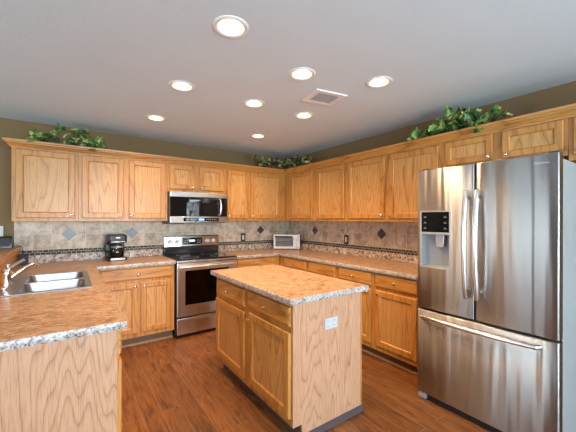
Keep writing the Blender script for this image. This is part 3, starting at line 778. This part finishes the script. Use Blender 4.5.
# ------------------------------------------------------------------ sink and faucet
t = thing('kitchen_sink', 'double-bowl stainless steel sink set into the left worktop', 'sink', ((SX0 + SX1) / 2, (SY0 + SY1) / 2, Z1))
bowls = [(-3.355, -2.995, -1.695, -1.340), (-3.355, -2.995, -1.300, -0.945)]
xs = sorted({SX0, SX1, -3.355, -2.995}); ys = sorted({SY0, SY1, -1.695, -1.340, -1.300, -0.945})
MB().cells(xs, ys, lambda i, j: not (i == 1 and j in (1, 3)), Z1 + 0.0005, Z1 + 0.006).build('rim', 'sink_steel', t, 0.002, world=True)
for a, b, c, d in bowls:
    rs = []
    for ins, z, r in ((0.0, Z1 + 0.004, 0.04), (0.006, Z1 - 0.03, 0.045), (0.012, Z1 - 0.15, 0.05), (0.03, Z1 - 0.178, 0.05), (0.06, Z1 - 0.184, 0.04)):
        rs.append([(x, y, z) for x, y in rrect(a + ins, b - ins, c + ins, d - ins, r, 5)])
    bw = MB().rings(rs, True).build('bowl', 'sink_steel', t, world=True)
    MB().lathe([(0.04, Z1 - 0.1835), (0.035, Z1 - 0.181), (0.03, Z1 - 0.183)], 20, ((a + b) / 2, (c + d) / 2, 0)).build('drain', 'chrome', bw).location = (0, 0, 0)
t = thing('faucet', 'chrome single-lever kitchen faucet at the back of the sink', 'faucet', (-3.45, -1.40, Z1 + 0.0065))
MB().prism([(x, y) for x, y in rrect(-0.028, 0.028, -0.125, 0.125, 0.027, 6)], 'z', 0, 0.012).build('base_plate', 'chrome', t, 0.003)
MB().lathe([(0.032, 0.0125), (0.030, 0.03), (0.029, 0.07), (0.032, 0.085), (0.032, 0.105), (0.024, 0.122), (0.008, 0.13)], 24).build('body', 'chrome', t)
MB().tube([(0.01, 0.0, 0.045), (0.055, 0.05, 0.085), (0.10, 0.10, 0.118), (0.135, 0.14, 0.132), (0.158, 0.165, 0.130), (0.166, 0.175, 0.112)], [0.020, 0.017, 0.015, 0.014, 0.014, 0.016], 14).build('spout', 'chrome', t)
MB().tube([(-0.005, -0.005, 0.112), (0.03, 0.03, 0.138), (0.065, 0.065, 0.160), (0.085, 0.085, 0.172)], [0.019, 0.016, 0.014, 0.015], 12, 0.8).build('lever', 'chrome', t)
MB().lathe([(0.018, 0.0125), (0.015, 0.02), (0.012, 0.06), (0.014, 0.10), (0.016, 0.135), (0.010, 0.148)], 18, (-0.005, 0.098, 0)).build('side_spray', 'chrome', t)

# ------------------------------------------------------------------ small things on the counters
# coffee maker
t = thing('coffee_maker', 'black drip coffee maker on the counter left of the range', 'coffee maker', (-2.645, -0.19, Z1 + 0.001), math.radians(6))
MB().prism(rrect(-0.10, 0.10, -0.10, 0.10, 0.03), 'z', 0, 0.035).build('base', 'black_plastic', t, 0.005)
MB().box(-0.095, 0.095, 0.02, 0.098, 0.0355, 0.205).build('water_tank', 'black_plastic', t, 0.008)
MB().lathe([(0.052, 0), (0.062, 0.01), (0.066, 0.03)], 24, (0, -0.03, 0.0), cap0=False, cap1=False).bm.free()
MB().prism(rrect(-0.10, 0.10, -0.10, 0.098, 0.03), 'z', 0.206, 0.292).build('brew_head', 'black_plastic', t, 0.008)
MB().prism(rrect(-0.088, 0.088, -0.088, 0.09, 0.025), 'z', 0.2925, 0.302).build('lid', 'dark_plastic', t, 0.003)
MB().box(-0.022, 0.022, -0.1035, -0.1, 0.258, 0.272).build('badge', 'silver_plastic', t)
MB().box(-0.07, 0.07, -0.103, -0.1, 0.213, 0.221).build('trim_band', 'brushed_steel', t)
MB().box(-0.075, 0.075, -0.1035, -0.1, 0.008, 0.03).build('front_plate', 'brushed_steel', t, 0.002)
cf = MB().lathe([(0.050, 0.037), (0.066, 0.05), (0.072, 0.085), (0.070, 0.12), (0.060, 0.155), (0.050, 0.172)], 28, (0, -0.028, 0), cap1=False).map(lambda x, y, z: (x, y - 0.02, z)).build('carafe', 'carafe_glass', t)
MB().lathe([(0.049, 0.0385), (0.064, 0.051), (0.0695, 0.085)], 24, (0, -0.048, 0)).build('coffee', 'coffee_liquid', cf)
MB().lathe([(0.052, 0.1725), (0.052, 0.186), (0.02, 0.192)], 24, (0, -0.048, 0)).build('carafe_lid', 'black_plastic', cf)
cb = MB().lathe([(0.0615, 0.150), (0.0625, 0.158), (0.0585, 0.166), (0.054, 0.1665)], 24, (0, -0.048, 0), cap0=False, cap1=False).build('carafe_band', 'brushed_steel', cf)
MB().tube([(-0.056, -0.05, 0.178), (-0.110, -0.07, 0.210), (-0.132, -0.078, 0.195), (-0.130, -0.076, 0.120), (-0.074, -0.055, 0.095)], 0.011, 10).build('carafe_handle', 'black_plastic', cf)
MB().box(0.1, 0.112, -0.01, 0.06, 0.08, 0.20).bm.free()
MB().tube([(0.085, 0.103, 0.05), (0.10, 0.115, 0.055), (0.135, 0.11, 0.09), (0.165, 0.10, 0.075), (0.17, 0.09, 0.035), (0.145, 0.085, 0.006), (0.11, 0.10, 0.004)], 0.0032, 8).build('power_cord', 'black_plastic', t)
# toaster oven, turned across the corner
t = thing('toaster_oven', 'silver toaster oven standing diagonally in the counter corner', 'toaster oven', (-0.286, -0.316, Z1 + 0.001), -PI / 4)
TW = 0.21
MB().box(-TW, TW, 0.012, 0.162, 0.015, 0.232).build('body', 'black_plastic', t, 0.01)
m = MB().cells([-TW, -TW + 0.03, 0.105, TW], [0.012, 0.05, 0.195, 0.236], lambda i, j: not (i == 1 and j == 1), 0, 0.0115).map(lambda x, z, y: (x, y, z)).build('front_frame', 'satin_silver', t, 0.002)
MB().box(-TW + 0.029, 0.106, 0.003, 0.006, 0.049, 0.196).build('door_glass', 'carafe_glass', m)
MB().box(-TW + 0.031, 0.104, 0.0105, 0.0118, 0.052, 0.194).build('oven_lining', 'satin_silver', m)  # lining made pale to stand in for window light reflected in the glass
hk = MB(); hk.tube([(-TW + 0.03, -0.022, 0.203), (0.10, -0.022, 0.203)], 0.012, 12)
for xx in (-TW + 0.045, 0.085): hk.tube([(xx, 0.0, 0.205), (xx, -0.022, 0.205)], 0.009, 10)
hk.build('handle', 'black_plastic', m)
for zz in (0.06, 0.122, 0.184):
    MB().lathe([(0.024, 0), (0.023, 0.008), (0.019, 0.016), (0.016, 0.018)], 18, (0.158, -0.0005, zz), '-y').build('dial', 'satin_silver', t)
rk = MB()
rk.tube([(-TW + 0.034, 0.008, 0.10), (0.102, 0.008, 0.10)], 0.002, 8); rk.tube([(-TW + 0.034, 0.008, 0.125), (0.102, 0.008, 0.125)], 0.002, 8)
rk.build('rack', 'chrome', m)
ft = MB()
for xx in (-TW + 0.03, TW - 0.03):
    for yy_ in (0.03, 0.14): ft.lathe([(0.012, 0), (0.014, 0.0145)], 12, (xx, yy_, 0))
ft.build('feet', 'black_plastic', t)
# black speaker on the bar ledge
t = thing('tabletop_speaker', 'black box-shaped device with grey face on the bar ledge, left edge', 'speaker', (-3.665, -0.075, 1.096), math.radians(0))
MB().prism([(-0.055, 0), (0.055, 0), (0.035, 0.118), (0.0, 0.122), (-0.03, 0.116)][::1], 'x', -0.15, 0.098).map(lambda x, y, z: (x, y, z)).build('case', 'black_plastic', t, 0.006)
def slant(y): return -0.055 + (y / 0.116) * 0.025
MB().prism([(slant(0.022) - 0.002, 0.022), (slant(0.100) - 0.002, 0.100), (slant(0.100) + 0.003, 0.100), (slant(0.022) + 0.003, 0.022)], 'x', -0.135, 0.084).build('face_panel', 'dark_plastic', t)
MB().prism([(slant(0.052) - 0.0035, 0.052), (slant(0.076) - 0.0035, 0.076), (slant(0.076) + 0.0, 0.076), (slant(0.052), 0.052)], 'x', -0.038, -0.012).build('emblem', 'pale_plastic', t, 0.001)
# navy box behind the faucet
t = thing('sponge_caddy', 'small dark navy caddy in the corner behind the faucet', 'caddy', (-3.478, -0.105, Z1 + 0.001))
m = MB().cells([-0.035, -0.030, 0.030, 0.035], [-0.03, -0.025, 0.025, 0.03], lambda i, j: not (i == 1 and j == 1), 0.004, 0.095); m.build('walls', 'navy_plastic', t, 0.001)
MB().box(-0.035, 0.035, -0.03, 0.03, 0, 0.0039).build('bottom', 'navy_plastic', t)
tag(MB().tube([(-3.56, -0.06, 1.112), (-3.52, -0.045, 1.112), (-3.495, -0.035, 1.105), (-3.488, -0.030, 1.03), (-3.486, -0.03, 0.95), (-3.484, -0.035, 0.921), (-3.46, -0.04, 0.919)], 0.0035, 8).build('power_cord', 'black_plastic'), 'thin black cord hanging from the bar ledge to the counter', 'cord')

# ------------------------------------------------------------------ ivy on the cabinet tops
def ivy(label, pts, n, size, mats, height, group='ivy garlands', front=(0, -1), spread=0.10, droop=()):
    """pts: line of the vine at the cabinet tops, world; height(t) = how tall the tuft stands at t"""
    p0 = pts[0]
    t = thing('ivy_garland', label, 'plant', p0, 0, group)
    def at(u):
        k = u * (len(pts) - 1); i = min(int(k), len(pts) - 2); f = k - i
        return Vector(pts[i]).lerp(Vector(pts[i + 1]), f)
    stems = MB()
    stems.tube([tuple(at(k / 14) + Vector((0, 0, 0.012 + 0.012 * (k % 2))) + Vector((random.uniform(-.02, .02), random.uniform(-.02, .02), 0))) for k in range(15)], 0.005, 6)
    leaves = {m: MB() for m in mats}
    def leaf(pos, s, m):
        bm = leaves[m].bm
        out = [(0, 0), (0.34, -0.18), (0.50, 0.10), (0.36, 0.30), (0.46, 0.58), (0.20, 0.62), (0, 1.0), (-0.20, 0.62), (-0.46, 0.58), (-0.36, 0.30), (-0.50, 0.10), (-0.34, -0.18)]
        yaw = random.uniform(0, 2 * PI); q = Matrix.Rotation(yaw, 3, 'Z') @ Matrix.Rotation(random.uniform(-0.3, 1.3), 3, 'X') @ Matrix.Rotation(random.uniform(-0.5, 0.5), 3, 'Y')
        c = [bm.verts.new(pos + q @ Vector((x * s, y * s, -abs(x) * 0.35 * s - 0.18 * s * max(0, y - .4)))) for x, y in out]
        mid = bm.verts.new(pos + q @ Vector((0, 0.45 * s, 0.05 * s)))
        for i in range(len(c)): bm.faces.new((c[i], c[(i + 1) % len(c)], mid))
    spots = []
    for k in range(n):
        u = random.random(); h = height(u)
        b = at(u) + Vector((random.gauss(0, spread * 0.45), random.gauss(0, spread * 0.45), 0))
        z = 0.02 + h * random.random() ** 1.15
        spots.append((b, z))
    for b, z in spots:
        pos = b + Vector((0, 0, z)); leaf(pos, size * random.uniform(0.6, 1.2), random.choices(mats, [3, 2][:len(mats)])[0])
        if z > 0.05 and random.random() < 0.35:
            stems.tube([tuple(b + Vector((0, 0, 0.012))), tuple(b + Vector((random.uniform(-.02, .02), random.uniform(-.02, .02), z * 0.55))), tuple(pos)], [0.0028, 0.0022, 0.0015], 5)
    for u, off, z in droop:
        b = at(u); pos = b + Vector(off) + Vector((0, 0, z))
        stems.tube([tuple(b + Vector((0, 0, 0.015))), tuple(b + Vector(off) * 0.6 + Vector((0, 0, max(z, 0) * 0.6 + 0.03))), tuple(pos)], [0.003, 0.0025, 0.0018], 5)
        for _ in range(3): leaf(pos + Vector((random.uniform(-.02, .02), random.uniform(-.02, .02), random.uniform(-.015, .015))), size * random.uniform(0.8, 1.15), random.choice(mats))
    stems.build('vine', 'vine_brown', t, world=True)
    for m in mats: leaves[m].build('leaves', m, t, smooth=False, world=True)
TZ = 2.172
bell = lambda a, b, c: (lambda u: a + b * math.exp(-((u - c) / 0.27) ** 2))
ivy('trailing green ivy garland on top of the left wall cabinets', [(-3.38, -0.26, TZ), (-3.1, -0.25, TZ), (-2.82, -0.27, TZ)], 85, 0.066, ['ivy_green', 'ivy_variegated'],
    bell(0.04, 0.17, 0.52), spread=0.09, droop=[(0.10, (-0.08, -0.10, 0), 0.01), (0.95, (-0.03, -0.125, 0), -0.03), (0.35, (0, 0, 0), 0.19), (0.78, (0, 0, 0), 0.185), (0.05, (-0.03, 0.03, 0), 0.10), (0.9, (0.05, 0, 0), 0.10)])
ivy('dusky mixed garland with pale yellow leaves in the far corner above the cabinets', [(-0.82, -0.30, TZ), (-0.5, -0.28, TZ), (-0.30, -0.30, TZ), (-0.29, -0.60, TZ), (-0.30, -0.86, TZ)], 150, 0.062, ['ivy_dusky', 'ivy_variegated'],
    bell(0.10, 0.06, 0.5), spread=0.08, droop=[(0.0, (-0.05, 0, 0), 0.12), (1.0, (-0.03, -0.02, 0), 0.10), (0.9, (-0.05, 0, 0), 0.02)])
ivy('bushy variegated ivy garland on the cabinets above the fridge', [(-0.28, -2.60, TZ), (-0.27, -2.93, TZ), (-0.28, -3.20, TZ)], 130, 0.075, ['ivy_green', 'ivy_variegated'],
    bell(0.03, 0.115, 0.55), spread=0.09, droop=[(0.90, (-0.125, 0, 0), -0.05), (0.86, (-0.115, 0, 0), 0.0), (1.0, (-0.05, -0.09, 0), 0.06), (1.0, (-0.06, -0.14, 0), 0.04), (0.0, (-0.05, 0.08, 0), 0.0), (0.3, (0, 0, 0), 0.15), (0.62, (0, 0, 0), 0.16)])
